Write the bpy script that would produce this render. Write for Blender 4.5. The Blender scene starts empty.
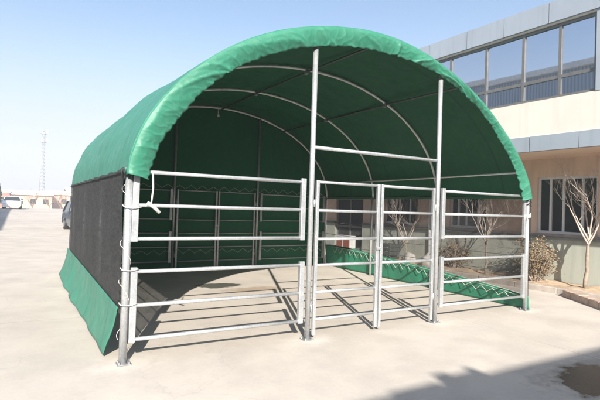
import bpy, bmesh, math, random
from mathutils import Vector, Matrix, noise
R = math.radians
S = bpy.context.scene
COL = S.collection
random.seed(7)

W, D, A_, B_ = 6.75, 6.47, 2.23, 4.51        # shelter width, depth, gate-post positions (metres)
# ------------------------------------------------------------------ helpers
class MB:
    """collects geometry and links it as one mesh object"""
    def __init__(s): s.bm = bmesh.new(); s.uvs = None
    def face(s, pts, smooth=False):
        f = s.bm.faces.new([s.bm.verts.new(p) for p in pts]); f.smooth = smooth
        return s
    def box(s, x0, x1, y0, y1, z0, z1, mat=None):
        c = [Vector((x, y, z)) for x in (x0, x1) for y in (y0, y1) for z in (z0, z1)]
        if mat is not None: c = [mat @ p for p in c]
        v = [s.bm.verts.new(p) for p in c]
        for q in ((0,1,3,2), (4,6,7,5), (0,4,5,1), (2,3,7,6), (0,2,6,4), (1,5,7,3)):
            s.bm.faces.new([v[i] for i in q])
        return s
    def bar(s, a, b, w, h, up=(0,0,1)):
        """box section of width w and height h from a to b"""
        a, b = Vector(a), Vector(b); d = (b-a).normalized(); upv = Vector(up)
        if abs(d.dot(upv)) > .98: upv = Vector((1,0,0))
        r = d.cross(upv).normalized(); u = r.cross(d)
        vs = []
        for p in (a, b):
            for sx, sy in ((-1,-1), (1,-1), (1,1), (-1,1)):
                vs.append(s.bm.verts.new(p + r*sx*w/2 + u*sy*h/2))
        for q in ((3,2,1,0), (4,5,6,7), (0,1,5,4), (1,2,6,5), (2,3,7,6), (3,0,4,7)):
            s.bm.faces.new([vs[i] for i in q])
        return s
    def tube(s, pts, rad, n=10, cap=True, smooth=True):
        pts = [Vector(p) for p in pts]
        rr = rad if isinstance(rad, (list, tuple)) else [rad]*len(pts)
        rings = []; prev = None
        for i, p in enumerate(pts):
            if i == 0: d = pts[1]-p
            elif i == len(pts)-1: d = p-pts[i-1]
            else: d = (pts[i+1]-p).normalized() + (p-pts[i-1]).normalized()
            if d.length < 1e-9: d = Vector((0,0,1))
            d.normalize()
            if prev is None:
                a = Vector((0,0,1)) if abs(d.z) < .9 else Vector((1,0,0))
                u = d.cross(a).normalized()
            else:
                u = prev - d*prev.dot(d)
                if u.length < 1e-6: u = d.orthogonal()
                u.normalize()
            prev = u; v = d.cross(u)
            rings.append([s.bm.verts.new(p + (u*math.cos(2*math.pi*k/n) + v*math.sin(2*math.pi*k/n))*rr[i]) for k in range(n)])
        for i in range(len(rings)-1):
            for k in range(n):
                f = s.bm.faces.new((rings[i][k], rings[i][(k+1)%n], rings[i+1][(k+1)%n], rings[i+1][k])); f.smooth = smooth
        if cap and n > 2:
            s.bm.faces.new(rings[0][::-1]); s.bm.faces.new(rings[-1])
        return s
    def grid(s, fn, nu, nv, smooth=True, flip=False):
        g = [[s.bm.verts.new(fn(i/nu, j/nv)) for j in range(nv+1)] for i in range(nu+1)]
        for i in range(nu):
            for j in range(nv):
                q = (g[i][j], g[i+1][j], g[i+1][j+1], g[i][j+1])
                f = s.bm.faces.new(q[::-1] if flip else q); f.smooth = smooth
        return s
    def blob(s, c, r, seed=0, rough=.25, n=2, floor=None):
        tmp = bmesh.new(); bmesh.ops.create_icosphere(tmp, subdivisions=n, radius=1)
        m = {}
        for v in tmp.verts:
            k = 1 + rough*noise.noise(v.co*1.6 + Vector((seed*3.1, seed, -seed)))*2
            p = Vector((c[0]+v.co.x*r[0]*k, c[1]+v.co.y*r[1]*k, c[2]+v.co.z*r[2]*k))
            if floor is not None: p.z = max(p.z, floor)
            m[v.index] = s.bm.verts.new(p)
        for f in tmp.faces:
            g = s.bm.faces.new([m[v.index] for v in f.verts]); g.smooth = True
        tmp.free(); return s
    def build(s, name, mat, parent=None, bevel=0, solid=0, loc=None, clean=False, inner=None):
        if clean: bmesh.ops.recalc_face_normals(s.bm, faces=s.bm.faces)
        me = bpy.data.meshes.new(name); s.bm.to_mesh(me); s.bm.free()
        me.materials.append(mat)
        o = bpy.data.objects.new(name, me); COL.objects.link(o)
        if parent: o.parent = parent
        if loc: o.location = loc
        if solid:
            m = o.modifiers.new('thickness', 'SOLIDIFY'); m.thickness = solid; m.offset = 0
            if inner: me.materials.append(inner); m.material_offset = 1
        if bevel:
            m = o.modifiers.new('bevel', 'BEVEL'); m.width = bevel; m.segments = 2; m.limit_method = 'ANGLE'
        return o

def empty(name, loc=(0,0,0), rz=0):
    o = bpy.data.objects.new(name, None); COL.objects.link(o)
    o.location = loc; o.rotation_euler = (0,0,rz); o.empty_display_size = .2
    return o
def tag(o, label, cat, group=None, kind=None):
    if label: o['label'] = label
    if cat: o['category'] = cat
    if group: o['group'] = group
    if kind: o['kind'] = kind
    return o
def copy_tree(o, parent=None):
    c = o.copy(); COL.objects.link(c); c.parent = parent
    for ch in list(o.children): copy_tree(ch, c)
    return c

# ------------------------------------------------------------------ materials
class Mat:
    def __init__(s, name):
        s.m = bpy.data.materials.new(name); s.m.use_nodes = True
        s.t = s.m.node_tree; s.n = s.t.nodes; s.b = s.n['Principled BSDF']; s.out = s.n['Material Output']
        s._co = None
    def node(s, typ, **kw):
        x = s.n.new(typ)
        for k, v in kw.items():
            if k in x.inputs: x.inputs[k].default_value = v
            else: setattr(x, k, v)
        return x
    def link(s, a, b): s.t.links.new(a, b)
    @property
    def co(s):
        if s._co is None: s._co = s.node('ShaderNodeTexCoord').outputs['Object']
        return s._co
    def scaled(s, sc=(1,1,1), rot=(0,0,0), loc=(0,0,0)):
        x = s.node('ShaderNodeMapping'); x.inputs['Scale'].default_value = sc
        x.inputs['Rotation'].default_value = rot; x.inputs['Location'].default_value = loc
        s.link(s.co, x.inputs['Vector']); return x.outputs['Vector']
    def noise(s, scale=5, detail=4, rough=.5, vec=None):
        x = s.node('ShaderNodeTexNoise', Scale=scale, Detail=detail, Roughness=rough)
        s.link(vec or s.co, x.inputs['Vector']); return x.outputs['Fac']
    def ramp(s, fac, stops):
        x = s.node('ShaderNodeValToRGB'); e = x.color_ramp.elements
        while len(e) < len(stops): e.new(.5)
        for k, (p, c) in enumerate(stops):
            e[k].position = p; e[k].color = (c, c, c, 1) if isinstance(c, (int, float)) else (*c, 1)
        s.link(fac, x.inputs['Fac']); return x.outputs['Color']
    def mix(s, fac, a, b, mode='MIX'):
        x = s.node('ShaderNodeMix', data_type='RGBA', blend_type=mode)
        for sock, v in ((x.inputs[0], fac), (x.inputs[6], a), (x.inputs[7], b)):
            if isinstance(v, bpy.types.NodeSocket): s.link(v, sock)
            elif isinstance(v, (int, float)): sock.default_value = v
            else: sock.default_value = (*v, 1)
        return x.outputs[2]
    def math(s, op, a, b=0):
        x = s.node('ShaderNodeMath', operation=op)
        for sock, v in ((x.inputs[0], a), (x.inputs[1], b)):
            if isinstance(v, bpy.types.NodeSocket): s.link(v, sock)
            else: sock.default_value = v
        return x.outputs[0]
    def bump(s, h, strength=.3, dist=.02):
        x = s.node('ShaderNodeBump', Strength=strength, Distance=dist)
        s.link(h, x.inputs['Height']); s.link(x.outputs['Normal'], s.b.inputs['Normal'])
    def set(s, color=None, rough=None, metal=None, spec=None):
        for k, v in (('Base Color', color), ('Roughness', rough), ('Metallic', metal), ('Specular IOR Level', spec)):
            if v is None: continue
            if isinstance(v, bpy.types.NodeSocket): s.link(v, s.b.inputs[k])
            elif k == 'Base Color': s.b.inputs[k].default_value = (*v, 1)
            else: s.b.inputs[k].default_value = v
        return s

def plain(name, c, rough=.6, metal=0, var=.15, scale=6, bump=0, streak=0):
    m = Mat(name); f = m.noise(scale, 5, .6)
    lo = tuple(x*(1-var) for x in c); hi = tuple(min(1, x*(1+var)) for x in c)
    col = m.ramp(f, [(.3, lo), (.7, hi)])
    if streak:
        sk = m.noise(1, 6, .7, m.scaled((5, 5, .35)))
        col = m.mix(m.ramp(sk, [(.5, 0.0), (.72, streak)]), col, tuple(x*.55 for x in c))
        col = m.mix(m.ramp(m.noise(.7, 4, .6), [(.45, 0.0), (.7, streak*.6)]), col, tuple(x*.7 for x in c))
    m.set(col, rough, metal)
    if bump: m.bump(m.noise(scale*6, 4, .6), bump, .01)
    return m.m

def mat_galv(name, c=(.56,.58,.59)):
    m = Mat(name)
    v = m.node('ShaderNodeTexVoronoi', Scale=70.0); m.link(m.co, v.inputs['Vector'])
    bw = m.node('ShaderNodeRGBToBW'); m.link(v.outputs['Color'], bw.inputs[0])
    a = m.mix(.6, c, bw.outputs[0], 'SOFT_LIGHT')
    dull = m.ramp(m.noise(3.5, 5, .65), [(.35, tuple(x*.78 for x in c)), (.65, c)])
    col = m.mix(.5, a, dull)
    m.set(col, m.ramp(m.noise(9, 3), [(.3, .30), (.7, .48)]), .6)
    m.bump(m.noise(60, 2), .08, .003)
    return m.m

def mat_tarp(name, c, rough=.46, transl=.05, dusty=.13, bump=.2, spec=.45, seam_=.7):
    m = Mat(name)
    f = m.noise(1.4, 5, .6); g = m.noise(14, 4, .65)
    col = m.mix(f, tuple(x*.86 for x in c), tuple(x*1.12 for x in c))
    dust = m.ramp(g, [(.45, 0.0), (.8, dusty)])
    col = m.mix(dust, col, (.34,.42,.36))
    sy_ = m.node('ShaderNodeSeparateXYZ'); m.link(m.co, sy_.inputs[0])
    fr = m.math('FRACT', m.math('DIVIDE', m.math('ADD', sy_.outputs['Y'], .35), 1.617))
    seam = m.math('LESS_THAN', m.math('ABSOLUTE', m.math('SUBTRACT', fr, .5)), .013)
    col = m.mix(m.math('MULTIPLY', seam, seam_), col, tuple(x*.62 for x in c))
    m.set(col, m.ramp(m.noise(5, 4), [(.3, rough-.08), (.7, rough+.12)]), 0, spec)
    w = m.math('ADD', m.math('MULTIPLY', m.noise(2.2, 3, .5, m.scaled((1, 1, 1), (.3,.2,.5))), 1.0), m.math('MULTIPLY', m.noise(9, 4, .6), .25))
    m.bump(w, bump, .05)
    tr = m.node('ShaderNodeBsdfTranslucent'); m.link(col, tr.inputs['Color'])
    mx = m.node('ShaderNodeMixShader'); mx.inputs[0].default_value = transl
    m.link(m.b.outputs[0], mx.inputs[1]); m.link(tr.outputs[0], mx.inputs[2]); m.link(mx.outputs[0], m.out.inputs['Surface'])
    return m.m

def mat_net(name, open_, c=(.016,.017,.017)):
    """black shade netting: knitted tape too fine to model, so part of each patch lets light through"""
    m = Mat(name)
    w = m.node('ShaderNodeTexWave', wave_type='BANDS', bands_direction='Z', Scale=22.0, Distortion=1.2, Detail=2.0)
    m.link(m.co, w.inputs['Vector'])
    f = m.noise(5, 5, .6); g = m.noise(60, 2, .5)
    hv = m.noise(9, 6, .75, m.scaled((1, .8, 3.5)))
    m.set(m.mix(m.ramp(hv, [(.42, 0.0), (.66, .9)]), c, (.050,.050,.052)), .8); m.bump(hv, .6, .02)
    o = m.math('ADD', m.math('MULTIPLY', w.outputs['Fac'], .12), m.math('MULTIPLY', f, .2))
    o = m.math('ADD', o, m.math('MULTIPLY', g, .12)); o = m.math('ADD', o, open_-.2)
    tr = m.node('ShaderNodeBsdfTransparent')
    mx = m.node('ShaderNodeMixShader'); m.link(o, mx.inputs[0])
    m.link(m.b.outputs[0], mx.inputs[1]); m.link(tr.outputs[0], mx.inputs[2]); m.link(mx.outputs[0], m.out.inputs['Surface'])
    return m.m

def mat_ground():
    m = Mat('concrete_yard')
    big = m.noise(.18, 5, .6); mid = m.noise(1.3, 6, .62); fine = m.noise(24, 4, .7)
    col = m.mix(m.ramp(big, [(.35, 0.0), (.65, 1.0)]), (.48,.43,.37), (.57,.52,.455))
    col = m.mix(m.ramp(mid, [(.40, .0), (.72, .5)]), col, (.34,.305,.275))
    col = m.mix(.12, col, m.ramp(fine, [(.3, .25), (.7, .6)]), 'OVERLAY')
    # tyre-worn and dusty streaks
    st = m.noise(1.0, 5, .65, m.scaled((.25, 1.6, 1), (0,0,.5)))
    col = m.mix(m.ramp(st, [(.52, 0.0), (.75, .4)]), col, (.52,.48,.44))
    # slab joints
    sep = m.node('ShaderNodeSeparateXYZ'); m.link(m.scaled((1,1,1), (0,0,.045)), sep.inputs[0])
    wob = m.math('MULTIPLY', m.noise(2, 3), .02)
    def joint(sock, step, off, wid):
        a = m.math('ADD', m.math('ADD', sock, off), wob)
        fr = m.math('ABSOLUTE', m.math('SUBTRACT', m.math('FRACT', m.math('DIVIDE', a, step)), .5))
        return m.math('LESS_THAN', fr, wid/step)
    jx = joint(sep.outputs['X'], 8.0, 6.9, .006); jy = joint(sep.outputs['Y'], 5.0, 5.2, .006)
    j = m.math('MAXIMUM', jx, jy)
    j = m.math('MULTIPLY', j, m.ramp(m.noise(1.5, 3), [(.35, .15), (.6, .6)]))
    col = m.mix(j, col, (.17,.15,.135))
    # cracks
    v = m.node('ShaderNodeTexVoronoi', feature='DISTANCE_TO_EDGE', Scale=.33)
    wv = m.node('ShaderNodeVectorMath', operation='ADD')
    nn = m.node('ShaderNodeTexNoise', Scale=1.2, Detail=5.0); m.link(m.co, nn.inputs['Vector'])
    m.link(m.co, wv.inputs[0]); m.link(nn.outputs['Color'], wv.inputs[1]); m.link(wv.outputs[0], v.inputs['Vector'])
    ck = m.math('LESS_THAN', v.outputs['Distance'], .0022)
    col = m.mix(m.math('MULTIPLY', ck, .13), col, (.2,.18,.16))
    rough = .85
    # stains that stay: an oily wet patch inside the shelter, a rusty one beside it, a puddle in front
    def patch(cx, cy, sx, sy, rot, lo=.75, hi=1.15, ns=3):
        mp = m.node('ShaderNodeMapping', vector_type='POINT')
        mp.inputs['Location'].default_value = (0,0,0)
        sub = m.node('ShaderNodeVectorMath', operation='SUBTRACT'); m.link(m.co, sub.inputs[0]); sub.inputs[1].default_value = (cx, cy, 0)
        mp.inputs['Rotation'].default_value = (0,0,rot); mp.inputs['Scale'].default_value = (1/sx, 1/sy, 0)
        m.link(sub.outputs[0], mp.inputs['Vector'])
        ln = m.node('ShaderNodeVectorMath', operation='LENGTH'); m.link(mp.outputs[0], ln.inputs[0])
        d = m.math('ADD', ln.outputs['Value'], m.math('MULTIPLY', m.math('SUBTRACT', m.noise(ns, 5, .65), .5), 1.6))
        return m.ramp(d, [(lo, 1.0), (hi, 0.0)])
    p2 = patch(3.15, 3.55, .75, .33, .35, .5, 1.2)
    col = m.mix(m.math('MULTIPLY', p2, .55), col, (.25,.16,.08))
    p1 = patch(2.55, 4.2, .55, .30, .6, .8, 1.0)
    col = m.mix(m.math('MULTIPLY', p1, .9), col, (.045,.05,.038))
    for k_, (px_, py_) in enumerate(((0,0), (A_,-.02), (B_,0), (W,0))):
        pm = patch(px_, py_, .42, .30, .3*k_, .35, 1.1, 5)
        col = m.mix(m.math('MULTIPLY', pm, .4), col, (.66,.62,.56))
    p3 = patch(4.35, -2.55, .75, .42, -.2, .82, .98, 4)
    p5 = patch(4.35, -2.55, 1.0, .60, -.2, .7, 1.25, 3)
    col = m.mix(m.math('MULTIPLY', p5, .45), col, (.22,.19,.16))
    col = m.mix(m.math('MULTIPLY', p3, .9), col, (.05,.045,.034))
    p4 = patch(1.1, 4.6, 1.3, .8, 0, .4, 1.2)
    col = m.mix(m.math('MULTIPLY', p4, .25), col, (.2,.19,.18))
    rg = m.mix(p3, (.85,)*3, (.22,)*3); rg = m.mix(p1, rg, (.45,)*3)
    m.set(col, rg, 0, .35)
    m.bump(m.math('ADD', fine, m.math('MULTIPLY', mid, 1.5)), .18, .01)
    return m.m

GREEN = (.040,.215,.145)
M = dict(
    ground=mat_ground(),
    galv=mat_galv('galvanised_steel'), galv_dull=mat_galv('weathered_galvanised', (.44,.45,.46)),
    paint=plain('pale_painted_tube', (.66,.66,.64), .45, .1),
    tarp=mat_tarp('green_tarpaulin', GREEN), tarp_in_shade=mat_tarp('shaded_green_tarp_inside', (.008,.097,.043), .6, .04, .03, .6, .25), tarp_back=mat_tarp('end_wall_shaded_tarp', (.010,.135,.063), .6, .28, .03, .6, .25), tarp_hem=mat_tarp('green_hem', (.034,.195,.122), .47, .05, .08, .12, .4, 0), wall_tarp=mat_tarp('green_wall_tarpaulin', (.022,.20,.115), .5, .05),  # inner faces and end wall: shelter shade put into a darker green
    net_left=mat_net('shade_net_dense', .10), net_right=mat_net('shade_net_open', .38),
    rope=plain('white_rope', (.58,.56,.51), .8, 0, .15, 40),
    rope_dull=plain('grey_rope', (.30,.36,.32), .85, 0, .2, 40),
    black=plain('black_rubber', (.02,.02,.022), .6),
    bracket=plain('dark_strut', (.10,.11,.105), .5, .4),
    mortar=plain('mortar', (.50,.46,.42), .9, 0, .1, 20, .3),
    cream=plain('cream_render', (.66,.60,.53), .85, 0, .05, 1.2, .15, .22),
    peach=plain('peach_render', (.75,.57,.45), .85, 0, .07, 1.5, .15, .45),
    dado=plain('grey_green_render', (.40,.42,.36), .85, 0, .07, 1.5, .2, .45),
    soffit=plain('peach_soffit', (.74,.58,.46), .9, 0, .05, 1.5),
    clad=plain('grey_cladding', (.36,.40,.45), .35, .2, .05, .8, 0, .3),
    clad_joint=plain('cladding_joint', (.12,.13,.14), .6),
    alu=plain('bronze_aluminium', (.17,.165,.16), .4, .3),
    white=plain('white_plastic', (.72,.73,.74), .4, 0, .05),
    sill=plain('grey_sill', (.22,.23,.24), .7),
    soil=plain('sandy_soil', (.44,.33,.23), .95, 0, .35, 5, .8),
    kerb=plain('concrete_kerb', (.42,.37,.32), .85, 0, .2, 4, .4),
    kerb_red=plain('brick_edging', (.44,.33,.26), .85, 0, .25, 7, .5),
    bark=plain('pale_bark', (.30,.24,.19), .85, 0, .3, 18, .5),
    twig=plain('pale_twigs', (.50,.42,.36), .85, 0, .25, 14),
    rock=plain('pale_rock', (.50,.48,.44), .9, 0, .15, 5, .5),
)
def mat_glass(name, c, metal, rough=.02, wav=.02):
    m = Mat(name); m.set(c, rough, metal, .8); m.bump(m.noise(.6, 2), wav, .05); return m.m
M['glass_up'] = mat_glass('reflective_glazing', (.60,.66,.74), 1.0)
M['glass'] = mat_glass('window_glass', (.035,.042,.045), 0.0)
def mat_leaf(name, a, b):
    m = Mat(name); g = m.node('ShaderNodeNewGeometry')
    r = m.ramp(g.outputs['Random Per Island'], [(0, a), (.55, b), (1, tuple(x*1.4 for x in b))])
    m.set(r, .65); return m.m
M['leaf'] = mat_leaf('dry_leaves', (.12,.085,.04), (.22,.155,.09))
M['evergreen'] = mat_leaf('evergreen_leaves', (.03,.05,.022), (.07,.09,.04))
def mat_corr():
    m = Mat('corrugated_sheet')
    w = m.node('ShaderNodeTexWave', wave_type='BANDS', bands_direction='Y', Scale=1.6); m.link(m.co, w.inputs['Vector'])
    m.set(m.mix(w.outputs['Fac'], (.20,.24,.28), (.34,.38,.42)), .5, .1); m.bump(w.outputs['Fac'], .6, .04); return m.m
M['corr'] = mat_corr()

# ------------------------------------------------------------------ measures (metres)
CX, SA, SB, SZ = W/2, 3.40, 2.22, 2.0        # hoop: half ellipse on 2 m walls
def ell(t, off=0):                            # t 0..pi from left springing over the top
    return CX - (SA+off)*math.cos(t), SZ + (SB+off)*math.sin(t)
def hoop_z(x): return SZ + SB*math.sqrt(max(0, 1-((x-CX)/SA)**2))

def ground_z(y):
    def sm(a, b, v): v = min(1, max(0, (v-a)/(b-a))); return v*v*(3-2*v)
    return .5*sm(14, 54, y) - 1.5*sm(60, 120, y)

# ------------------------------------------------------------------ ground
g = MB()
xs = [-400, -120, -40, -15, 0, 15, 40, 120, 400]
ys = [-400, -100, -30, 0, 14] + [14+k*2.5 for k in range(1, 44)] + [150, 250, 400]
rows = [[g.bm.verts.new((x, y, ground_z(y))) for x in xs] for y in ys]
for i in range(len(ys)-1):
    for j in range(len(xs)-1):
        f = g.bm.faces.new((rows[i][j], rows[i][j+1], rows[i+1][j+1], rows[i+1][j])); f.smooth = True
tag(g.build('ground', M['ground']), 'pale cracked concrete yard with faint slab joints', None, None, 'structure')

# ------------------------------------------------------------------ shelter
sh = tag(empty('livestock_shelter'), 'large green tarpaulin arch shelter on galvanised posts with black net sides', 'livestock shelter')
NB = 3
def lerp_tab(tab, x):
    if x <= tab[0][0]: return tab[0][1]
    for (a, fa), (b, fb) in zip(tab, tab[1:]):
        if x <= b: return fa + (fb-fa)*(x-a)/(b-a)
    return tab[-1][1]
def smooth_tab(tab, n=120, k=5):
    v = [lerp_tab(tab, math.pi*i/n) for i in range(n+1)]
    for _ in range(k): v = [v[0]] + [(v[i-1]+2*v[i]+v[i+1])/4 for i in range(1, n)] + [v[-1]]
    return [(math.pi*i/n, v[i]) for i in range(n+1)]
# the edge cord pulls the front lip of the cover inward, more on the right shoulder than on the left
LIP = smooth_tab([(0, .03), (.17, -.01), (.38, -.06), (.6, -.088), (1.0, -.078), (1.5, -.085), (1.68, -.12), (1.92, -.21), (2.24, -.30), (2.49, -.335), (2.72, -.30), (2.9, -.21), (3.04, -.13), (3.14, -.07)], k=8)
INN = smooth_tab([(0, -.20), (.07, -.218), (.16, -.26), (.34, -.335), (.51, -.342), (.77, -.326), (1.18, -.324), (1.42, -.312), (1.65, -.325), (1.95, -.335), (2.2, -.395), (2.6, -.470), (2.91, -.376), (3.14, -.244)], k=4)
def lip_mix(t, y):
    m_ = min(1, max(0, (y+.12)/(4.2 if t < 1.3 else 2.2 if t > 1.9 else 4.2-2*(t-1.3)/.6)))
    return 1-(1-m_)**1.7
def cover_pt(u, v):
    t = math.pi*u; y = -.12 + (D+.23)*v**1.15
    ph = ((y % (D/NB))/(D/NB)) if 0 < y < D else 0
    sag = -.028*abs(math.sin(math.pi*ph))**1.3
    pp = noise.noise(Vector((t*2.1, y*.7, 1.3)))*.03 + noise.noise(Vector((t*7+y*.5, y*2.0-t*1.5, 4)))*.010
    pp += noise.noise(Vector((t*10, y*.55, 8)))*.020 + max(0, noise.noise(Vector((t*3+y*1.3, y*3.2-t*2, 14))))*.02
    edge = min(1, min(t, math.pi-t)/.5)
    off = .035 + sag*edge + pp*(.4+.6*edge)
    m_ = lip_mix(t, y)
    off = lerp_tab(LIP, t)*(1-m_) + off*m_
    x, z = ell(t, off)
    drop = 0
    if u < .02 or u > .98: drop = .03 + .008*noise.noise(Vector((y*2.5, u, 0)))
    return (x, y, z-drop)
MB().grid(cover_pt, 130, 110).build('roof_cover', M['tarp'], sh, solid=.006, inner=M['tarp_in_shade'])

def ridged(p): return 1 - 2*abs(noise.noise(p))
def val_pt(u, v):
    t = math.pi*u
    s = t*2.9
    # folds pulled in by the edge cord: few, crisp, slanting across the band; tiny crimps along the cord
    wv = noise.noise(Vector((s*.9, 3.0, 0)))*2.2 - .35
    f1 = max(0, ridged(Vector((s*1.7 + wv*v, v*.3, 2.0))))**4; f2 = max(0, ridged(Vector((s*3.9 + wv*v*1.4, v*.9, 7.0))))**4
    f3 = noise.noise(Vector((s*16.0, v*1.0, 4.0)))
    f4 = max(0, ridged(Vector((s*8.5 + wv*v*2, v*2.2, 11.0))))**6
    amp = .6 + .4*math.exp(-((t-1.5)/.5)**2)
    a, b = lerp_tab(LIP, t), lerp_tab(INN, t)
    off = a + (b-a)*v + (.006*math.sin(s*42+3*noise.noise(Vector((s*2,0,0)))) + .010*f3)*v**4 + .012*noise.noise(Vector((s*3.1, 5, 0)))*v
    x, z = ell(t, off)
    e = min(1, v*5)
    y = -.12 - .035*math.sin(min(1, v*1.3)*math.pi*.5) + .11*v**1.5
    y -= e*(f1*.050*amp*(.4+.6*v) + f2*.018*amp*(.3+v*.7) + f4*.012*(.3+v*.7) + f3*.007*v**2)
    if t < .12 or t > math.pi-.12: z -= .05*v
    return (x, y, z - .02*(1-min(1, min(t, math.pi-t)/.2)))
MB().grid(val_pt, 900, 16, flip=True).build('front_valance', M['tarp_hem'], sh, solid=.005, inner=M['tarp_in_shade'])

def endwall_pt(u, v):
    x = CX - (SA+.02)*math.cos(math.pi*u)
    zt = SZ + (SB+.02)*math.sin(math.pi*u); z = zt*v + .02
    fold = .030*math.sin(x*5.2 + 1.5*noise.noise(Vector((x, 0, 0)))) * (1-v)**.8 + .03*noise.noise(Vector((x*1.8, z*.7, 3))) + .012*noise.noise(Vector((x*6, z*1.2, 9)))
    return (x, D+.07+fold, z)
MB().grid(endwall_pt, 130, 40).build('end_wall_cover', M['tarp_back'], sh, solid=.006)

def net_fn(x0, zt, zb):
    def f(u, v):
        y = -.03 + (D+.06)*u
        top = zt + .008*math.sin(y*9); bot = zb(y)
        z = bot + (top-bot)*v
        return (x0 + .02*noise.noise(Vector((y*1.5, z*1.2, 2)))*math.sin(v*math.pi)*1.5, y, z)
    return f
MB().grid(net_fn(-.075, 2.03, lambda y: .545), 60, 12).build('side_net', M['net_left'], sh)
MB().grid(net_fn(W+.065, 2.03, lambda y: .24+.36*min(1, max(0, y/5.4))**.7), 60, 12).build('side_net', M['net_right'], sh)
# dark binding along the top of each net
MB().tube([(-.088, -.05+k*.25, 2.0+.006*math.sin(k*2.1)) for k in range(27)], .009, 6).build('net_binding', M['black'], sh)
MB().tube([(W+.05, -.05+k*.25, 2.03+.01*math.sin(k*1.7)) for k in range(27)], .014, 6).build('net_binding', M['black'], sh)

def skirt_left(u, v):
    y = -.06 + .36*v*(1-u)**2 + (D+.25)*u
    n1 = noise.noise(Vector((y*1.3, 0, 5))); n2 = noise.noise(Vector((y*4, v*2, 1)))
    out = .005 + (.06+.10*min(1, u*1.6)+.04*n1)*v**1.9 + .03*n1*math.sin(v*math.pi) + .012*n2*v
    z = .60*(1-v) + .012 + (.02+.02*n2)*v
    return (-.085-out, y, max(z, .012))
MB().grid(skirt_left, 90, 14).build('ground_skirt', M['tarp'], sh, solid=.006)
def rtop(y): return .23 + .38*min(1, max(0, (y+.05)/5.4))**.75
def skirt_right(u, v):
    y = -.04 + (D+.02)*u
    n1 = noise.noise(Vector((y*1.4, v, 15))); n2 = noise.noise(Vector((y*5, v*2, 11)))
    x = W + .03 + .05*v + .02*n1 + .012*n2
    z = rtop(y)*(1-v) + .01
    return (x, y, z)
MB().grid(skirt_right, 90, 10).build('ground_skirt', M['wall_tarp'], sh, solid=.006)

for k in range(NB+1):
    y = k*D/NB
    hp_ = [ell(math.pi*i/48, min(0, lerp_tab(LIP, math.pi*i/48)*(1-lip_mix(math.pi*i/48, y)) - (.03 if k == 0 else .045*(1-lip_mix(math.pi*i/48, y))))) for i in range(49)]
    MB().tube([(p_[0], y, p_[1]) for p_ in hp_], .024, 10).build('hoop', M['paint'], sh)
    for x in (0, W):
        if k in (1, 2, 3) : MB().tube([(x, y, 0), (x, y, SZ+.02)], .032, 12).build('post', M['galv'], sh)
for x0 in (1.50, CX, 5.25):
    z0 = hoop_z(x0) - .035
    MB().tube([(x0-(.36 if x0 > 5 else 0), .0, z0-(.155 if x0 > 5 else .10)), (x0, D/NB, z0-(.03 if x0 < 5 else 0)), (x0, 2*D/NB, z0), (x0, D-.01, z0)], .017, 8).build('purlin', M['bracket'], sh)
for x0 in (.10, W-.10):
    MB().tube([(x0-(.17 if x0 > 5 else 0), .0, 2.42), (x0, D/NB, 2.42), (x0, D-.01, 2.42)], .017, 8).build('purlin', M['paint'], sh)

# front corner posts, gate posts, back posts
MB().tube([(-.012, 0, 0), (-.012, 0, SZ+.05)], .040, 16).build('corner_post', M['galv'], sh)
MB().tube([(W, 0, 0), (W, 0, SZ+.05)], .036, 16).build('corner_post', M['galv'], sh)
for x in (A_, B_):
    MB().tube([(x, 0, 0), (x, 0, 3.86)], .034, 16).build('gate_post', M['galv'], sh)
    MB().tube([(x, D, 0), (x, D, hoop_z(x)-.01)], .03, 12).build('gate_post', M['galv_dull'], sh)
MB().tube([(A_, 0, 2.475), (B_, 0, 2.475)], .024, 12).build('tie_bar', M['galv'], sh)
for x in (0, A_, B_, W):
    for y in (0, D):
        pl = MB().box(x-.07, x+.07, y-.065, y+.065, .006, .014)
        for sx in (-.05, .05):
            for sy in (-.045, .045): pl.tube([(x+sx, y+sy, .012), (x+sx, y+sy, .035)], .009, 6, smooth=False)
        pl.build('base_plate', M['galv_dull'], sh)
# clamps where purlins cross the inner hoops
for x0 in (1.50, CX, 5.25):
    for k in (1, 2):
        z0 = hoop_z(x0) - (.075 if x0 < 2 else .045 if x0 < 5 else .02)/k
        MB().box(x0-.03, x0+.03, k*D/NB-.035, k*D/NB+.035, z0-.06, z0+.03).build('clamp', M['galv_dull'], sh, bevel=.006)
# wires along both side walls
for x in (W+.03,):
    for z in (1.31, .95, .64):
        MB().tube([(x, D*k/12, z-.018*math.sin(math.pi*((k/4) % 1))) for k in range(13)], .006, 5).build('wire', M['bracket'], sh)
for z in (1.65, 1.31, .95, .64):
    MB().tube([(-.03, D*k/12, z) for k in range(13)], .012, 6).build('wire', M['galv_dull'], sh)

# rope lacings
def zigzag(n, p, amp_fn, jit=.012, seed=1):
    rnd = random.Random(seed); out = []
    for k in range(n+1):
        out.append(p(k/n, k % 2, rnd.uniform(-jit, jit)))
    return out
MB().tube(zigzag(46, lambda u, o, j: (W-.01+j*.4, .15+5.9*u, rtop(.15+5.9*u)-.035+(-.15 if o else .0)*(.55+.45*min(1, u*2))*(1+j*18)+j), None), .006, 6).build('lacing_rope', M['rope'], sh)
MB().tube([(W-.012, .1+6.0*k/20, rtop(.1+6.0*k/20)-.02+.008*math.sin(k)) for k in range(21)], .007, 6).build('edge_rope', M['rope_dull'], sh)
MB().tube(zigzag(44, lambda u, o, j: (.15+6.45*u, D-.04, 2.06+(.10 if o else 0)+j), None, seed=3), .007, 5).build('lacing_rope', M['rope_dull'], sh)
MB().tube(zigzag(44, lambda u, o, j: (.15+6.45*u, D-.04, .44+(.10 if o else 0)+j), None, seed=4), .007, 5).build('lacing_rope', M['rope_dull'], sh)
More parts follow.
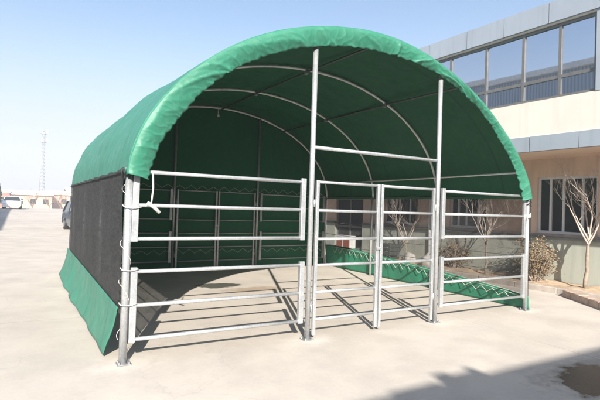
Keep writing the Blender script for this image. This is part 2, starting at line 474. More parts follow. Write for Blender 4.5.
# cord wound round the front left post and through the net edge
pts = []
for k in range(0, 220):
    z = 2.02 - k*.008; a = k*.105 + .6*math.sin(k*.05)
    r = .046
    x = -.012 + r*math.cos(a); y = r*math.sin(a)
    if math.cos(a) < -.8: x -= .02*(-math.cos(a)-.8)/.2
    pts.append((x, y, z))
MB().tube(pts, .003, 5).build('lacing_rope', M['rope'], sh)
for z, L in ((1.63, .16), (.98, .12), (.62, .10)):
    MB().tube([(-.075, -.03, z+.03), (-.06, -.058, z+.01), (-.012, -.062, z), (.05, -.05, z-.004), (.07+L*.3, -.04, z+.012)], .0055, 6).build('rope_tie', M['rope'], sh)
rb = MB(); rb.tube([(W+.055, -.03, 1.72), (W+.02, -.055, 1.69), (W-.05, -.05, 1.66), (W-.075, -.05, 1.60)], .011, 6)
rb.blob((W-.02, -.055, 1.665), (.038,.03,.035), 3).build('rope_tie', M['rope'], sh)
for z in (1.86, 1.93):
    MB().tube([(W-.07, -.03, z), (W-.03, -.06, z+.03), (W+.03, -.055, z-.02), (W+.06, -.01, z+.02)], .01, 6).build('rope_tie', M['black'], sh)
# loose tie and toggle under the valance, hook on the back hoop
MB().tube([(.215, -.06, 2.0), (.222, -.065, 1.85), (.21, -.07, 1.72), (.205, -.07, 1.665)], .009, 6).build('hanging_cord', M['rope'], sh)
MB().tube([(.165, -.075, 1.69), (.225, -.08, 1.65), (.295, -.085, 1.585)], [.018,.02,.018], 8).build('toggle', M['rope'], sh)
MB().tube([(3.29, D-.03, hoop_z(3.29)-.03), (3.29, D-.03, hoop_z(3.29)-.17)], .012, 6).blob((3.29, D-.03, hoop_z(3.29)-.2), (.035,.02,.045), 2).build('hook', M['rope'], sh)
# corner bits of rope that tie the roof hem to the side
MB().tube([(-.11, -.10, 2.03), (-.10, -.07, 1.96), (-.075, -.05, 1.92), (-.06, -.05, 1.97), (-.09, -.09, 2.04)], .008, 6).build('rope_tie', M['black'], sh)

# ------------------------------------------------------------------ panels and gates
def half_panel(mat, w=2.095, r=.0215):
    t = empty('fence_panel')
    for z in (.0, .355, .71):
        MB().tube([(.03, 0, z), (w-.03, 0, z)], r, 10).build('rail', mat, t)
    for x in (.025, w-.025):
        MB().box(x-.033, x+.033, -.026, .026, -.03, .755).build('upright', mat, t, bevel=.006)
    return t
def gate(mat, w=1.055, r=.0195):
    t = empty('gate_leaf')
    for z in (.25, .60, .95, 1.29, 1.66, 2.03):
        MB().tube([(.02, 0, z), (w-.02, 0, z)], r, 10).build('rail', mat, t)
    for x in (.02, w-.02):
        MB().box(x-.022, x+.022, -.021, .021, .05, 2.052).build('upright', mat, t, bevel=.005)
    for z in (.4, 1.75): MB().tube([(-.02, 0, z-.05), (-.02, 0, z+.05)], .014, 8).build('hinge', mat, t)
    MB().box(w-.05, w+.03, -.035, -.022, 1.13, 1.17).build('latch', mat, t, bevel=.004)
    return t
hp = half_panel(M['galv']); hpd = half_panel(M['galv_dull'], r=.016)
ga = gate(M['galv']); gad = gate(M['galv_dull'], r=.015)
used = set()
def place(o, x, y, z, label, cat, grp, mirror=False):
    c = o if id(o) not in used else copy_tree(o)
    used.add(id(o)); c.location = (x, y, z)
    if mirror: c.rotation_euler = (0, 0, math.pi)
    tag(c, label, cat, grp); return c
FP, BP = 'three-rail panels across the front', 'three-rail panels along the back wall'
place(hp, .035, -.005, 1.305, 'bright upper three-rail panel left of the gate, beside the roped corner post', 'fence panel', FP)
place(hp, .045, -.005, .25, 'bright lower three-rail panel left of the gate, just above the floor', 'fence panel', FP)
place(hp, 4.60, -.005, 1.305, 'bright upper three-rail panel right of the gate, in front of the brown shrub', 'fence panel', FP)
place(hp, 4.60, -.005, .25, 'bright lower three-rail panel right of the gate, in front of the white zigzag rope', 'fence panel', FP)
place(ga, A_+.07, -.005, 0, 'six-rail gate leaf hung on the left tall post', 'gate', 'front gate leaves')
place(ga, B_-.07, -.005, 0, 'six-rail gate leaf hung on the right tall post', 'gate', 'front gate leaves', True)
place(hpd, .085, D-.01, 1.305, 'dull upper three-rail panel at the left of the back wall', 'fence panel', BP)
place(hpd, .085, D-.01, .25, 'dull lower three-rail panel at the left of the back wall', 'fence panel', BP)
place(hpd, 4.60, D-.01, 1.305, 'dull upper three-rail panel at the right of the back wall', 'fence panel', BP)
place(hpd, 4.60, D-.01, .25, 'dull lower three-rail panel at the right of the back wall', 'fence panel', BP)
place(gad, A_+.07, D-.01, 0, 'dull gate leaf on the left post of the back wall', 'gate', 'back gate leaves')
place(gad, B_-.07, D-.01, 0, 'dull gate leaf on the right post of the back wall', 'gate', 'back gate leaves', True)

# ------------------------------------------------------------------ building on the right
# local frame: +y runs along the facade away from the camera, x grows into the building
TH = .045
bd = tag(empty('office_building', (10.5, 0, 0), TH), 'cream and grey two storey building with overhanging upper floor on the right', 'building')
OV = -1.62                                    # upper floor face
S0, S1 = -9.0, 19.0
gw = [(.71, 2.16, 1.25, 2.66), (3.62, 4.92, 1.25, 2.66), (6.22, 7.78, 1.25, 2.66), (12.0, 13.5, 1.25, 2.66), (15, 16.5, 1.25, 2.66), (-2.4, -.9, 1.25, 2.66), (-5.4, -3.9, 1.25, 2.66), (-8.2, -6.8, 1.25, 2.66)]
door = (8.95, 10.65, .12, 2.66)
def wall_with_holes(mb, xf, xb, s0, s1, z0, z1, holes):
    hs = sorted(h for h in holes); cur = s0
    for (a, b, c, d) in hs:
        mb.box(xf, xb, cur, a, z0, z1)
        if c > z0: mb.box(xf, xb, a, b, z0, min(c, z1))
        if d < z1: mb.box(xf, xb, a, b, max(d, z0), z1)
        cur = b
    mb.box(xf, xb, cur, s1, z0, z1); return mb
allh = sorted(gw+[door])
wall_with_holes(MB(), 0, .24, S0, S1, 1.18, 3.12, allh).build('ground_floor_wall', M['peach'], bd)
wall_with_holes(MB(), -.035, .24, S0, S1, -.4, 1.12, [door]).build('dado', M['dado'], bd)
wall_with_holes(MB(), -.075, .24, S0, S1, 1.12, 1.18, [(door[0], door[1], .5, 3)]).build('sill_band', M['sill'], bd)
MB().box(OV+.02, .5, S0, S1, 3.12, 3.16).build('soffit', M['soffit'], bd)
fb = MB(); js = [-9.0, -6.2, -4.2, -2.0, .35, 1.42, 3.5, 5.6, 7.8, 10.2, 12.6, 15.0, 17.2, 19.0]
for a, b in zip(js, js[1:]): fb.box(OV-.03, OV+.10, a+.008, b-.008, 3.115, 3.45)
fb.build('fascia_band', M['clad'], bd)
MB().box(OV+.01, OV+.09, S0, S1, 3.13, 3.44).build('fascia_backing', M['clad_joint'], bd)
# upper floor
mull = [.07, .82, 1.66, 2.64, 3.72, 4.7, 5.7, 6.7, 7.7]
strips = [(.06, 7.8), (8.4, 15.0), (-6.9, -.42)]
ul = [(a, b, 4.24, 5.86) for a, b in strips]
up = wall_with_holes(MB(), OV, OV+.24, S0, S1, 3.45, 5.9, sorted(ul))
up.box(OV+.24, 6, S0, S0+.24, 3.16, 5.9); up.box(OV+.24, 6, S1-.24, S1, 3.16, 5.9)
up.build('upper_wall', M['cream'], bd)
MB().box(OV-.015, OV+.0, -.42, .06, 4.24, 5.9).build('pilaster', M['clad'], bd)
pp = MB(); js = [-9.0, -7.3, -5.6, -3.9, -2.2, -.3, 1.03, 2.11, 3.16, 4.4, 5.6, 6.8, 8.2, 9.8, 11.4, 13.2, 15.0, 17, 19.0]
for a, b in zip(js, js[1:]): pp.box(OV-.05, OV+.16, a+.007, b-.007, 5.90, 6.36)
pp.build('parapet_panel', M['clad'], bd)
MB().box(OV-.02, 6.0, S0+.01, S1-.01, 5.905, 6.33).build('roof', M['clad_joint'], bd)
def glazing(a, b, z0, z1, ms, ztr, x, frame_m, glass_m, fw=.05, dep=.07, name='window'):
    f = MB(); c = x+dep/2
    f.box(x, x+dep, a, b, z1-fw, z1); f.box(x, x+dep, a, b, z0, z0+fw)
    for m_ in ms: f.box(x-.004, x+dep+.004, m_-fw/2, m_+fw/2, z0+fw, z1-fw)
    if ztr:
        q = [a]+list(ms)+[b]
        for p0, p1 in zip(q, q[1:]):
            if p1-p0 > fw: f.box(x+.002, x+dep-.002, p0+fw/2, p1-fw/2, ztr-fw*.6, ztr+fw*.6)
    o = f.build(name, frame_m, bd)
    q = sorted(set([a]+list(ms)+[b]))
    gl = MB()
    for p0, p1 in zip(q, q[1:]):
        tilt = random.uniform(-.004, .004)
        for za, zb in (((z0, ztr), (ztr, z1)) if ztr else ((z0, z1),)):
            q_ = [x+dep*.5+random.uniform(-.005, .005) for _ in range(3)]; q_.append(q_[0]+q_[2]-q_[1])
            gl.face([(q_[0], p0+fw*.4, za), (q_[1], p1-fw*.4, za), (q_[2], p1-fw*.4, zb), (q_[3], p0+fw*.4, zb)])
    p = gl.build('pane', glass_m, o, solid=.006)
    MB().box(x+dep*.5+.2, x+dep*.5+.25, a, b, z0, z1).build('interior_blind', M['sill'], o)
    return o
for a, b in strips:
    if a == .06: ms = [.09]+mull[1:]
    else:
        n = round((b-a)/.98); ms = [a+.03]+[a+(b-a)*k/n for k in range(1, n)]+[b-.03]
    glazing(a, b, 4.24, 5.86, ms, 4.70, OV+.05, M['alu'], M['glass_up'], .062)
for (a, b, c, d) in gw:
    o = glazing(a, b, c, d, [a+.03, a+(b-a)*.25, a+(b-a)*.56, a+(b-a)*.78, b-.03], None, .06, M['white'], M['glass'], .055)
    MB().box(-.12, .0, a-.06, b+.06, 1.182, 1.235).build('sill', M['sill'], o)
dr = MB(); x = .08
for m_ in (8.98, 9.8, 10.62): dr.box(x, x+.06, m_-.035, m_+.035, .12, 2.66)
for z_ in (.16, 1.0, 2.1, 2.62):
    for (a, b) in ((9.015, 9.765), (9.835, 10.585)): dr.box(x+.002, x+.058, a, b, z_-.035, z_+.035)
d_ = dr.build('door', M['sill'], bd); MB().box(x+.025, x+.035, 8.99, 10.6, .14, 2.64).build('pane', M['glass'], d_)
MB().tube([(x-.04, 9.74, 1.0), (x-.04, 9.74, 1.3)], .015, 6).build('handle', M['galv'], d_)
MB().box(-1.0, .0, 8.7, 10.9, -.2, .12).build('door_step', M['kerb'], bd)
MB().tube([(-.09, 5.6, .1), (-.09, 5.6, 3.1)], .05, 10).build('downpipe', M['white'], bd)

# soil bed and kerbs in front of the building
def loc(s, x, z=0):
    return (10.5 + x*math.cos(TH) - s*math.sin(TH), s*math.cos(TH) + x*math.sin(TH), z)
bedm = MB()
def bed_pt(u, v):
    s = -7 + 15.6*u; x = -1.32 + 1.28*v
    p = loc(s, x); return (p[0], p[1], .05 + .05*noise.noise(Vector((s*1.3, x*2, 0))) + .03*noise.noise(Vector((s*6, x*7, 3))) + .05*v)
bedm.grid(bed_pt, 150, 16)
tag(bedm.build('soil_bed', M['soil'], solid=.004), 'sandy planting bed along the building wall', None, None, 'structure')
rnd = random.Random(5)
kb = MB(); s = -7.0; ang = TH
while s < 8.4:
    L = .98; a = loc(s+.006, -1.40); b = loc(s+L-.006, -1.40 + rnd.uniform(-.01, .01))
    kb.bar((a[0], a[1], .045), (b[0], b[1], .045+rnd.uniform(-.008, .008)), .11, .17); s += L
tag(kb.build('kerb', M['kerb'], bevel=.012), 'row of worn concrete kerbstones edging the planting bed', None, None, 'structure')
kb = MB()
p0 = Vector((8.93, .50)); p1 = Vector((7.04, -2.44)); n = 11
for k in range(n):
    a = p0.lerp(p1, (k+.02)/n); b = p0.lerp(p1, (k+.98)/n)
    kb.bar((a.x, a.y, .06), (b.x, b.y, .06+rnd.uniform(-.006, .006)), .20, .16)
tag(kb.build('kerb_step', M['kerb_red'], bevel=.015), 'brownish raised edging stones by the bare tree', None, None, 'structure')

# ------------------------------------------------------------------ plants
def tree(name, base, h, spread, seed, trunk_r=.045, fork=.4, lean=(0,0), n0=5, depth=4, bark='bark', twig='twig', maxf=1e9):
    rnd = random.Random(seed); t = empty(name, base)
    top = Vector((lean[0], lean[1], h*fork)); k = 6
    path = [Vector((0,0,-.05))]
    for i in range(1, k+1):
        u = i/k; path.append(top*u + Vector((rnd.uniform(-1,1), rnd.uniform(-1,1), 0))*h*.012)
    MB().tube(path, [trunk_r*(1.25-.5*i/k) for i in range(k+1)], 10).build('trunk', M[bark], t)
    br = MB()
    def grow(p, d, L, r, lev):
        n = 4; pts = [p]; q = p.copy(); dd = d.copy()
        for i in range(n):
            dd = (dd + Vector((rnd.uniform(-1,1), rnd.uniform(-1,1), rnd.uniform(-.5,1)))*.16).normalized()
            q = q + dd*L/n; pts.append(q.copy())
        br.tube(pts, [r*(1-.5*i/n) for i in range(n+1)], 7 if r > .012 else 4, cap=False)
        if lev == 0: return
        for j in range(rnd.choice((2, 3, 3)) if lev > 1 else 3):
            u = rnd.uniform(.35, 1); i = min(n-1, int(u*n)); pp_ = pts[i].lerp(pts[i+1], u*n-i)
            side = Vector((rnd.uniform(-1,1), rnd.uniform(-1,1), rnd.uniform(-.2,.7)))
            grow(pp_, (dd*.9 + side*.75).normalized(), L*rnd.uniform(.5,.75), r*.5, lev-1)
    for j in range(n0):
        a = 2*math.pi*j/n0 + rnd.uniform(-.4,.4)
        d = Vector((math.cos(a)*spread, math.sin(a)*spread, 1)).normalized()
        st = path[-1] if j < 2 else path[-3].lerp(path[-1], rnd.random())
        grow(st, d, h*(1-fork)*.62, trunk_r*.55, depth)
    br.build('branches', M[twig], t); return t
def shrub(base, w, h, seed, nleaf=900, mat='leaf'):
    rnd = random.Random(seed); t = empty('shrub', base)
    st = MB()
    tips = []
    for k in range(26):
        a = rnd.uniform(0, 2*math.pi); rr = rnd.uniform(.1, 1)*w/2
        tip = Vector((math.cos(a)*rr, math.sin(a)*rr, h*rnd.uniform(.45, 1)*(1-.35*(rr/(w/2))**2)))
        b = Vector((math.cos(a)*.05, math.sin(a)*.05, -.03)); m_ = b.lerp(tip, .5)+Vector((0,0,-.03))*h
        st.tube([b, m_, tip], [.009,.006,.003], 4, cap=False); tips += [tip, m_.lerp(tip, .5), m_]
        for q in range(3):
            tt = m_.lerp(tip, rnd.random()); e = tt+Vector((rnd.uniform(-1,1), rnd.uniform(-1,1), rnd.uniform(-.3,1)))*.16*w
            st.tube([tt, e], [.004,.002], 3, cap=False); tips.append(e)
    st.build('stems', M['twig'], t)
    lf = MB()
    for k in range(nleaf):
        c = rnd.choice(tips) + Vector([rnd.gauss(0, .055*w) for _ in range(3)])
        if c.z < .12*h: continue
        u = Vector([rnd.uniform(-1,1) for _ in range(3)]).normalized(); v = u.orthogonal().normalized()
        L = rnd.uniform(.012, .036); lf.face([c-u*L, c+v*L*.45, c+u*L, c-v*L*.45])
    lf.build('foliage', M[mat], t); return t
GT = 'bare young trees along the building'
tag(tree('bare_tree', (9.98, .70, .08), 2.75, .50, 11, .038, .42, (.10, -.02), 7, 5), 'bare pruned tree with pale twigs right of the shelter, in front of the nearest window', 'tree', GT)
tag(tree('bare_tree', (9.75, 3.15, .08), 2.3, .6, 23, .028, .42, (0, .02), 7, 5), 'slim bare tree seen through the net behind the right front panel', 'tree', GT)
tag(tree('bare_tree', (9.85, 6.3, .08), 2.35, .75, 31, .032, .30, (0, 0), 7, 5), 'bare forked tree seen through the net behind the right gate leaf', 'tree', GT)
GS = 'brown dry shrubs along the building'
tag(shrub((9.86, 1.84, .06), 1.1, 1.18, 2, 4600), 'brown dry-leaved shrub right behind the front right corner post', 'shrub', GS)
tag(shrub((9.80, 4.25, .06), .95, 1.0, 5, 2600), 'dry shrub seen through the net just right of the right tall post', 'shrub', GS)
for k, (s_, x_, r_, lab) in enumerate([(5.05, -.75, .24, 'pale boulder on the bed beside the dry shrub, nearest the shelter gate post'),
                                  (5.95, -.6, .23, 'pale boulder on the bed behind the middle of the right gate leaf')]):
    p = loc(s_, x_, .14)
    tag(MB().blob(p, (r_*.75, r_, r_*1.1), k+2, .2, 3).build('boulder', M['rock']), lab, 'boulder', 'pale boulders in the planting bed')
# dark crate and the small red-fronted box by the wall
t = tag(empty('crate', loc(6.75, -.75, .1), TH), 'dark slatted crate on the bed below the bare forked tree', 'crate')
c = MB()
for z in (.0, .13, .26, .39):
    c.box(-.22, -.20, -.28, .28, z, z+.10); c.box(.20, .22, -.28, .28, z, z+.10)
    c.box(-.20, .20, -.28, -.26, z, z+.10); c.box(-.20, .20, .26, .28, z, z+.10)
c.build('slats', M['bracket'], t); c = MB()
for x in (-.18, .18):
    for y in (-.24, .24): c.box(x-.02, x+.02, y-.02, y+.02, 0, .50)
c.build('corner_posts', M['sill'], t)
M['brick_red'] = plain('dull_red_paint', (.33,.11,.07), .6)
t = tag(empty('utility_box', loc(9.45, -.4, .16), TH), 'small white-framed cabinet with dull red doors standing by the wall near the dark door', 'cabinet')
MB().box(-.14, .14, -.42, .42, 0, .52).build('body', M['white'], t, bevel=.01)
for y0 in (-.37, .04): MB().box(-.152, -.141, y0, y0+.33, .06, .46).build('door', M['brick_red'], t)

# ------------------------------------------------------------------ cars
def car(name, loc_, rz, paint, L=4.4, Wd=1.76, H=1.46, suv=False):
    t = empty(name, loc_, rz)                # nose towards -y
    # stations along length: (y, half width at belt, z bottom, z belt)
    def prof(pts, xin):                       # closed body side profile extruded with tumblehome
        return pts
    hw = Wd/2
    lower = [(-L/2, .38), (-L/2+.02, .62), (-L/2+.12, .72), (-L*.22, .93), (L*.40, .98), (L/2-.06, .93), (L/2, .70), (L/2-.02, .36)]
    b = MB(); n = len(lower)
    secs = [(-hw+.03, .0), (-hw, .04), (-hw*.6, .05), (0, .06), (hw*.6, .05), (hw, .04), (hw-.03, .0)]
    rings = []
    for (x, cr) in secs:
        taper = .12*(abs(x)/hw)**3
        rings.append([b.bm.verts.new((x, y*(1-taper*.6*(1 if abs(y) > L*.42 else .15)), z + (cr-.04 if z > .8 else 0))) for y, z in lower])
    for i in range(len(rings)-1):
        for k in range(n):
            b.bm.faces.new((rings[i][k], rings[i+1][k], rings[i+1][(k+1)%n], rings[i][(k+1)%n]))
    b.bm.faces.new(rings[0]); b.bm.faces.new(rings[-1][::-1])
    b.box(-hw+.06, hw-.06, -L/2+.15, L/2-.12, .22, .40)
    b.build('body', paint, t, bevel=.03, clean=True)
    cab = [(-L*.20, .95), (-L*.06, H-.06), (L*.02, H), (L*.28 if not suv else L*.38, H-.04), (L*.40 if not suv else L*.47, .96)]
    g_ = MB(); rg = []
    for sx in (-1, 1):
        rg.append([g_.bm.verts.new((sx*(hw-.06 - .16*(z-.95)/(H-.95)), y, z)) for y, z in cab])
    for k in range(len(cab)-1): g_.bm.faces.new((rg[0][k], rg[0][k+1], rg[1][k+1], rg[1][k]))
    g_.bm.faces.new(rg[0][::-1]); g_.bm.faces.new(rg[1])
    g_.build('windows', M['glass'], t, clean=True)
    rf = MB(); rf.grid(lambda u, v: ((-1+2*u)*(hw-.20), -L*.07 + (L*.36 if not suv else L*.45)*v, H-.045 + .06*math.sin(v*math.pi)**.6*(1-.35*(2*u-1)**2)), 6, 8)
    rf.build('roof', paint, t, solid=.04)
    pl = MB()
    for sx in (-1, 1):
        for (y0, z0), (y1, z1) in ((cab[0], cab[1]), (cab[3], cab[4])):
            xa = lambda z: sx*(hw-.055 - .16*(z-.95)/(H-.95)); pl.bar((xa(z0), y0, z0), (xa(z1), y1, z1), .07, .07)
        xa = lambda z: sx*(hw-.055 - .16*(z-.95)/(H-.95)); pl.bar((xa(.95), L*.12, .95), (xa(H-.03), L*.12, H-.03), .05, .05)
    pl.build('pillars', paint, t)
    for sx in (-1, 1):
        for y in (-L*.31, L*.30):
            wh = MB().tube([(sx*(hw-.20), y, .31), (sx*(hw+.005), y, .31)], .31, 24).build('wheel', M['black'], t, bevel=.02)
            MB().tube([(sx*(hw-.02), y, .31), (sx*(hw+.012), y, .31)], .19, 16).build('rim', M['galv_dull'], wh)
        MB().box(sx*(hw+.10)-.09, sx*(hw+.10)+.09, -L*.17, -L*.14, .93, 1.06).build('mirror', paint, t, bevel=.02)
        MB().box(sx*(hw-.24)-.16, sx*(hw-.24)+.16, -L/2+.0, -L/2+.07, .60, .70).build('headlight', M['white'], t, bevel=.02)
        MB().box(sx*(hw-.20)-.14, sx*(hw-.20)+.14, L/2-.05, L/2-.0+.012, .74, .88).build('tail_light', M['brick_red'], t, bevel=.02)
    MB().box(-.24, .24, L/2-.005, L/2+.02, .62, .74).build('number_plate', M['sill'], t)
    return t
def mat_paint(name, c):
    m = Mat(name); m.set(c, .3, .1, .5); m.b.inputs['Coat Weight'].default_value = .6; return m.m
tag(car('parked_car', (-2.3, 57, ground_z(57)), math.pi-.03, mat_paint('white_car_paint', (.78,.78,.78))), 'white saloon car far down the yard seen from behind', 'car', 'cars parked in the yard')
tag(car('parked_car', (1.95, 22.6, ground_z(22.6)), .10, mat_paint('dark_car_paint', (.035,.045,.06)), 4.5, 1.82, 1.6, True), 'dark car half hidden behind the black net side of the shelter', 'car', 'cars parked in the yard')
bpy.data.objects['parked_car'].rotation_euler.z = -.03   # its tail faces the camera
# ------------------------------------------------------------------ far background
M['far_cream'] = plain('far_cream', (.66,.58,.48), .9); M['far_red'] = plain('far_red', (.36,.17,.13), .9)
M['far_pink'] = plain('far_pink', (.50,.33,.26), .9); M['far_roof'] = plain('far_roof', (.60,.58,.54), .8)
def far_building(name, x, y, w, d, h, wall, roof, nwin, label, pitched=True):
    z = ground_z(y)-.2; t = empty(name, (x, y, z))
    MB().box(-w/2, w/2, 0, d, 0, h).build('wall', wall, t)
    r = MB()
    if pitched:
        for q in (((-w/2-.4, -.5, h), (w/2+.4, -.5, h), (w/2+.4, d/2, h+1.1), (-w/2-.4, d/2, h+1.1)), ((-w/2-.4, d+.5, h), (-w/2-.4, d/2, h+1.1), (w/2+.4, d/2, h+1.1), (w/2+.4, d+.5, h))): r.face(q)
        r.build('roof', roof, t, solid=.15)
    else:
        r.box(-w/2-.2, w/2+.2, -.2, d+.2, h, h+.35).build('roof', roof, t)
    for k in range(nwin):
        cx = -w/2 + w*(k+.5)/nwin
        MB().box(cx-w/nwin*.22, cx+w/nwin*.22, -.06, .0, h*.42, h*.75).build('window', M['glass'], t)
    return tag(t, label, 'building', 'buildings beyond the end of the yard')
far_building('far_building', -.9, 128, 11, 14, 3.9, M['far_pink'], M['far_cream'], 4, 'long low hall with cream roof below the lattice mast')
far_building('far_building', -5.6, 112, 3.0, 8, 4.0, M['far_red'], M['far_roof'], 1, 'small reddish building beyond the white car', False)
far_building('far_building', 6.5, 140, 6, 12, 4.3, M['far_pink'], M['far_cream'], 2, 'short pink walled building just left of the shelter, in the haze')
far_building('far_building', 14, 150, 9, 12, 5.5, M['far_cream'], M['far_roof'], 3, 'cream building in the haze hidden mostly behind the shelter')
def lattice(base, h):
    t = empty('lattice_mast', base); m_ = MB()
    wv = lambda z: .85 - .55*z/h
    n = 22
    for sx in (-1, 1):
        for sy in (-1, 1): m_.tube([(sx*wv(0), sy*wv(0), 0), (sx*wv(h), sy*wv(h), h)], .06, 5)
    for k in range(n):
        z0, z1 = h*k/n, h*(k+1)/n; a, b = wv(z0), wv(z1)
        for (p, q) in (((-a,-a,z0),(b,-b,z1)), ((a,-a,z0),(-b,-b,z1)), ((-a,a,z0),(b,b,z1)), ((a,a,z0),(-b,b,z1)), ((-a,-a,z0),(-b,b,z1)), ((a,-a,z0),(b,b,z1)), ((-b,-b,z1),(b,-b,z1)), ((-b,b,z1),(b,b,z1))):
            m_.tube([p, q], .035, 4)
    m_.build('lattice', M['galv_dull'], t)
    for z in (h*.86, h*.97):
        MB().tube([(0,0,z), (0,0,z+.12)], .95, 12, smooth=False).build('platform', M['galv_dull'], t)
        for k in range(3):
            a = 2*math.pi*k/3; MB().box(math.cos(a)*.9-.13, math.cos(a)*.9+.13, math.sin(a)*.9-.1, math.sin(a)*.9+.1, z+.1, z+1.3).build('antenna', M['white'], t)
    return tag(t, 'tall pale lattice telecom mast far off in the haze', 'mast')
lattice((2.95, 158, ground_z(158)), 23.5)
M['far_twig'] = plain('far_twigs', (.22,.15,.11), .9)
GF = 'bare trees beyond the end of the yard'
for k, (x, y, h, lab) in enumerate([(.2, 104, 4.0, 'small brown bare tree in the haze left of the mast foot'), (3.6, 118, 4.6, 'brown bare tree in the haze right of the mast foot'),
                               (5.0, 100, 4.0, 'bare tree in the haze close to the dark car'), (-3.5, 100, 3.3, 'low bare tree behind the white car')]):
    tag(tree('far_tree', (x, y, ground_z(y)), h, .8, 50+k, .10, .25, (0,0), 7, 3, 'far_twig', 'far_twig'), lab, 'tree', GF)
tt = empty('evergreen_tree', (-5.45, 78, ground_z(78)))
rnd = random.Random(9); lf = MB()
for k in range(2600):
    a = rnd.uniform(0, 6.28); z = rnd.uniform(.3, 4.3); r = 1.25*(1-((z-2.0)/2.6)**2)**.5*rnd.uniform(.4, 1)**.5 if abs(z-2) < 2.6 else .1
    c = Vector((math.cos(a)*r, math.sin(a)*r, z)); u = Vector([rnd.uniform(-1,1) for _ in range(3)]).normalized(); v = u.orthogonal()
    lf.face([c-u*.12, c+v*.09, c+u*.12, c-v*.09])
lf.build('crown', M['evergreen'], tt); MB().tube([(0,0,-.1), (0,0,2.5)], [.12,.06], 8).build('trunk', M['bark'], tt)
tag(tt, 'dark evergreen tree at the far left edge behind the white car', 'tree')
t = MB().tube([(-.85, 62, ground_z(62)-.1), (-.85, 62, ground_z(62)+.75)], .12, 10).build('bollard', M['white'])
tag(t, 'small white bollard standing right of the white car', 'bollard')

# ------------------------------------------------------------------ buildings out of frame (they cast the shade in front and show in the window reflections)
t = tag(empty('workshop_building', (-9.7, 0, 0)), 'long blue-grey corrugated workshop reflected in the upper windows', 'building')
MB().box(-12, 0, 4.7, 42, -.3, 10.6).build('wall', M['corr'], t)
MB().box(-12.2, .25, 4.5, 42.2, 10.6, 10.95).build('roof', M['far_roof'], t)
for k in range(8): MB().box(.0, .05, 7+k*4.2, 9.6+k*4.2, 5.6, 7.4).build('window', M['glass'], t)
t = tag(empty('rear_building', (0, -13.50, 0)), 'flat roofed block behind the viewer whose shade falls across the foreground', 'building')
MB().box(-13, 14, -9, 0, -.3, 6.7).build('wall', M['cream'], t)
MB().box(-13.2, 14.2, -9.2, .05, 6.7, 6.95).build('roof', M['clad'], t)
for k in range(9): MB().box(-12+k*2.9, -10.4+k*2.9, 0, .05, 4.2, 5.8).build('window', M['glass'], t)
vn = MB()
for x, h, w in ((-2.05, .17, .09), (-1.75, .11, .16), (-1.62, .17, .05), (-2.5, .07, .3)): vn.box(x-w, x+w, -.30, .0, 6.95, 6.95+h)
vn.build('roof_vent', M['galv_dull'], t)

# ------------------------------------------------------------------ haze
hz = MB().box(-420, 420, -420, 420, -2.6, 40)
m = Mat('haze_air'); m.n.remove(m.b)
pv = m.node('ShaderNodeVolumePrincipled'); pv.inputs['Color'].default_value = (.90,.93,1.0,1)
pv.inputs['Density'].default_value = .0019; pv.inputs['Anisotropy'].default_value = .2
m.link(pv.outputs[0], m.out.inputs['Volume'])
tag(hz.build('haze', m.m), 'pale haze over the far end of the yard', None, None, 'stuff')

# ------------------------------------------------------------------ light
SUN_AZ, SUN_EL = R(22.4), R(29)      # the sun stands behind and to the left; light travels towards +x +y
d = Vector((math.sin(SUN_AZ)*math.cos(SUN_EL), math.cos(SUN_AZ)*math.cos(SUN_EL), -math.sin(SUN_EL)))
sl = bpy.data.lights.new('sun', 'SUN'); sl.energy = 5.0; sl.angle = R(.45); sl.color = (1, .94, .86)
so = bpy.data.objects.new('sun', sl); COL.objects.link(so); so.rotation_euler = d.to_track_quat('-Z', 'Y').to_euler(); so.location = (0,0,30)
w = bpy.data.worlds.new('World'); S.world = w; w.use_nodes = True
sky = w.node_tree.nodes.new('ShaderNodeTexSky'); sky.sky_type = 'NISHITA'; sky.sun_disc = False
sky.sun_elevation = SUN_EL; sky.sun_rotation = math.atan2(-d.x, -d.y)
sky.air_density = 1.2; sky.dust_density = 1.4; sky.ozone_density = 2.6; sky.altitude = 0
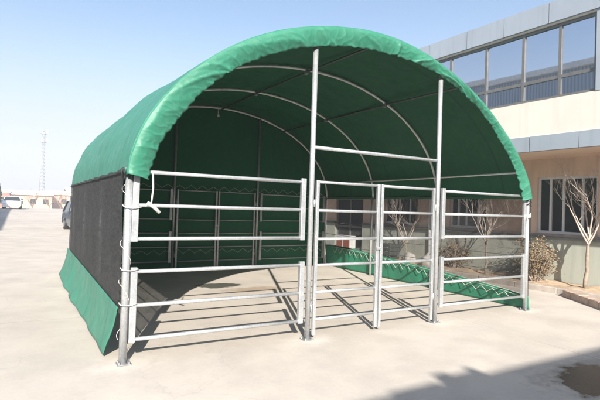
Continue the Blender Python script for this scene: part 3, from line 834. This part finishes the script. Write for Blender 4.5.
bg = w.node_tree.nodes['Background']; bg.inputs['Strength'].default_value = .085
wn, wl = w.node_tree.nodes, w.node_tree.links
tc = wn.new('ShaderNodeTexCoord'); sp = wn.new('ShaderNodeSeparateXYZ'); wl.new(tc.outputs['Generated'], sp.inputs[0])
mr = wn.new('ShaderNodeMapRange'); mr.inputs['From Min'].default_value = 0; mr.inputs['From Max'].default_value = .42
mr.inputs['To Min'].default_value = .9; mr.inputs['To Max'].default_value = 0; mr.interpolation_type = 'SMOOTHERSTEP'; wl.new(sp.outputs['Z'], mr.inputs['Value'])
mx = wn.new('ShaderNodeMix'); mx.data_type = 'RGBA'; wl.new(mr.outputs[0], mx.inputs[0]); wl.new(sky.outputs[0], mx.inputs[6])
mx.inputs[7].default_value = (3.95, 4.15, 4.75, 1); wl.new(mx.outputs[2], bg.inputs['Color'])     # ground haze that whitens the low sky

# ------------------------------------------------------------------ camera
yaw, pitch, roll, f = .5301, .0163, .0320, 466.1
fw = Vector((math.sin(yaw)*math.cos(pitch), math.cos(yaw)*math.cos(pitch), math.sin(pitch)))
r0 = Vector((math.cos(yaw), -math.sin(yaw), 0)); u0 = r0.cross(fw)
r2 = r0*math.cos(roll) + u0*math.sin(roll); u2 = -r0*math.sin(roll) + u0*math.cos(roll)
cam = bpy.data.cameras.new('camera'); cam.sensor_width = 36; cam.lens = f/600*36; cam.clip_end = 2500; cam.clip_start = .05
co = bpy.data.objects.new('camera', cam); COL.objects.link(co)
co.matrix_world = Matrix(((r2.x, u2.x, -fw.x, -.9284), (r2.y, u2.y, -fw.y, -5.1055), (r2.z, u2.z, -fw.z, 1.6886), (0,0,0,1)))
S.camera = co
S.render.resolution_x, S.render.resolution_y = 1024, 683
S.view_settings.view_transform = 'Standard'; S.view_settings.look = 'None'
S.view_settings.exposure = 1.18; S.view_settings.gamma = 1
S.view_settings.use_curve_mapping = False
S.cycles.max_bounces = 8; S.cycles.transparent_max_bounces = 12; S.cycles.volume_bounces = 1
S.cycles.volume_max_steps = 64
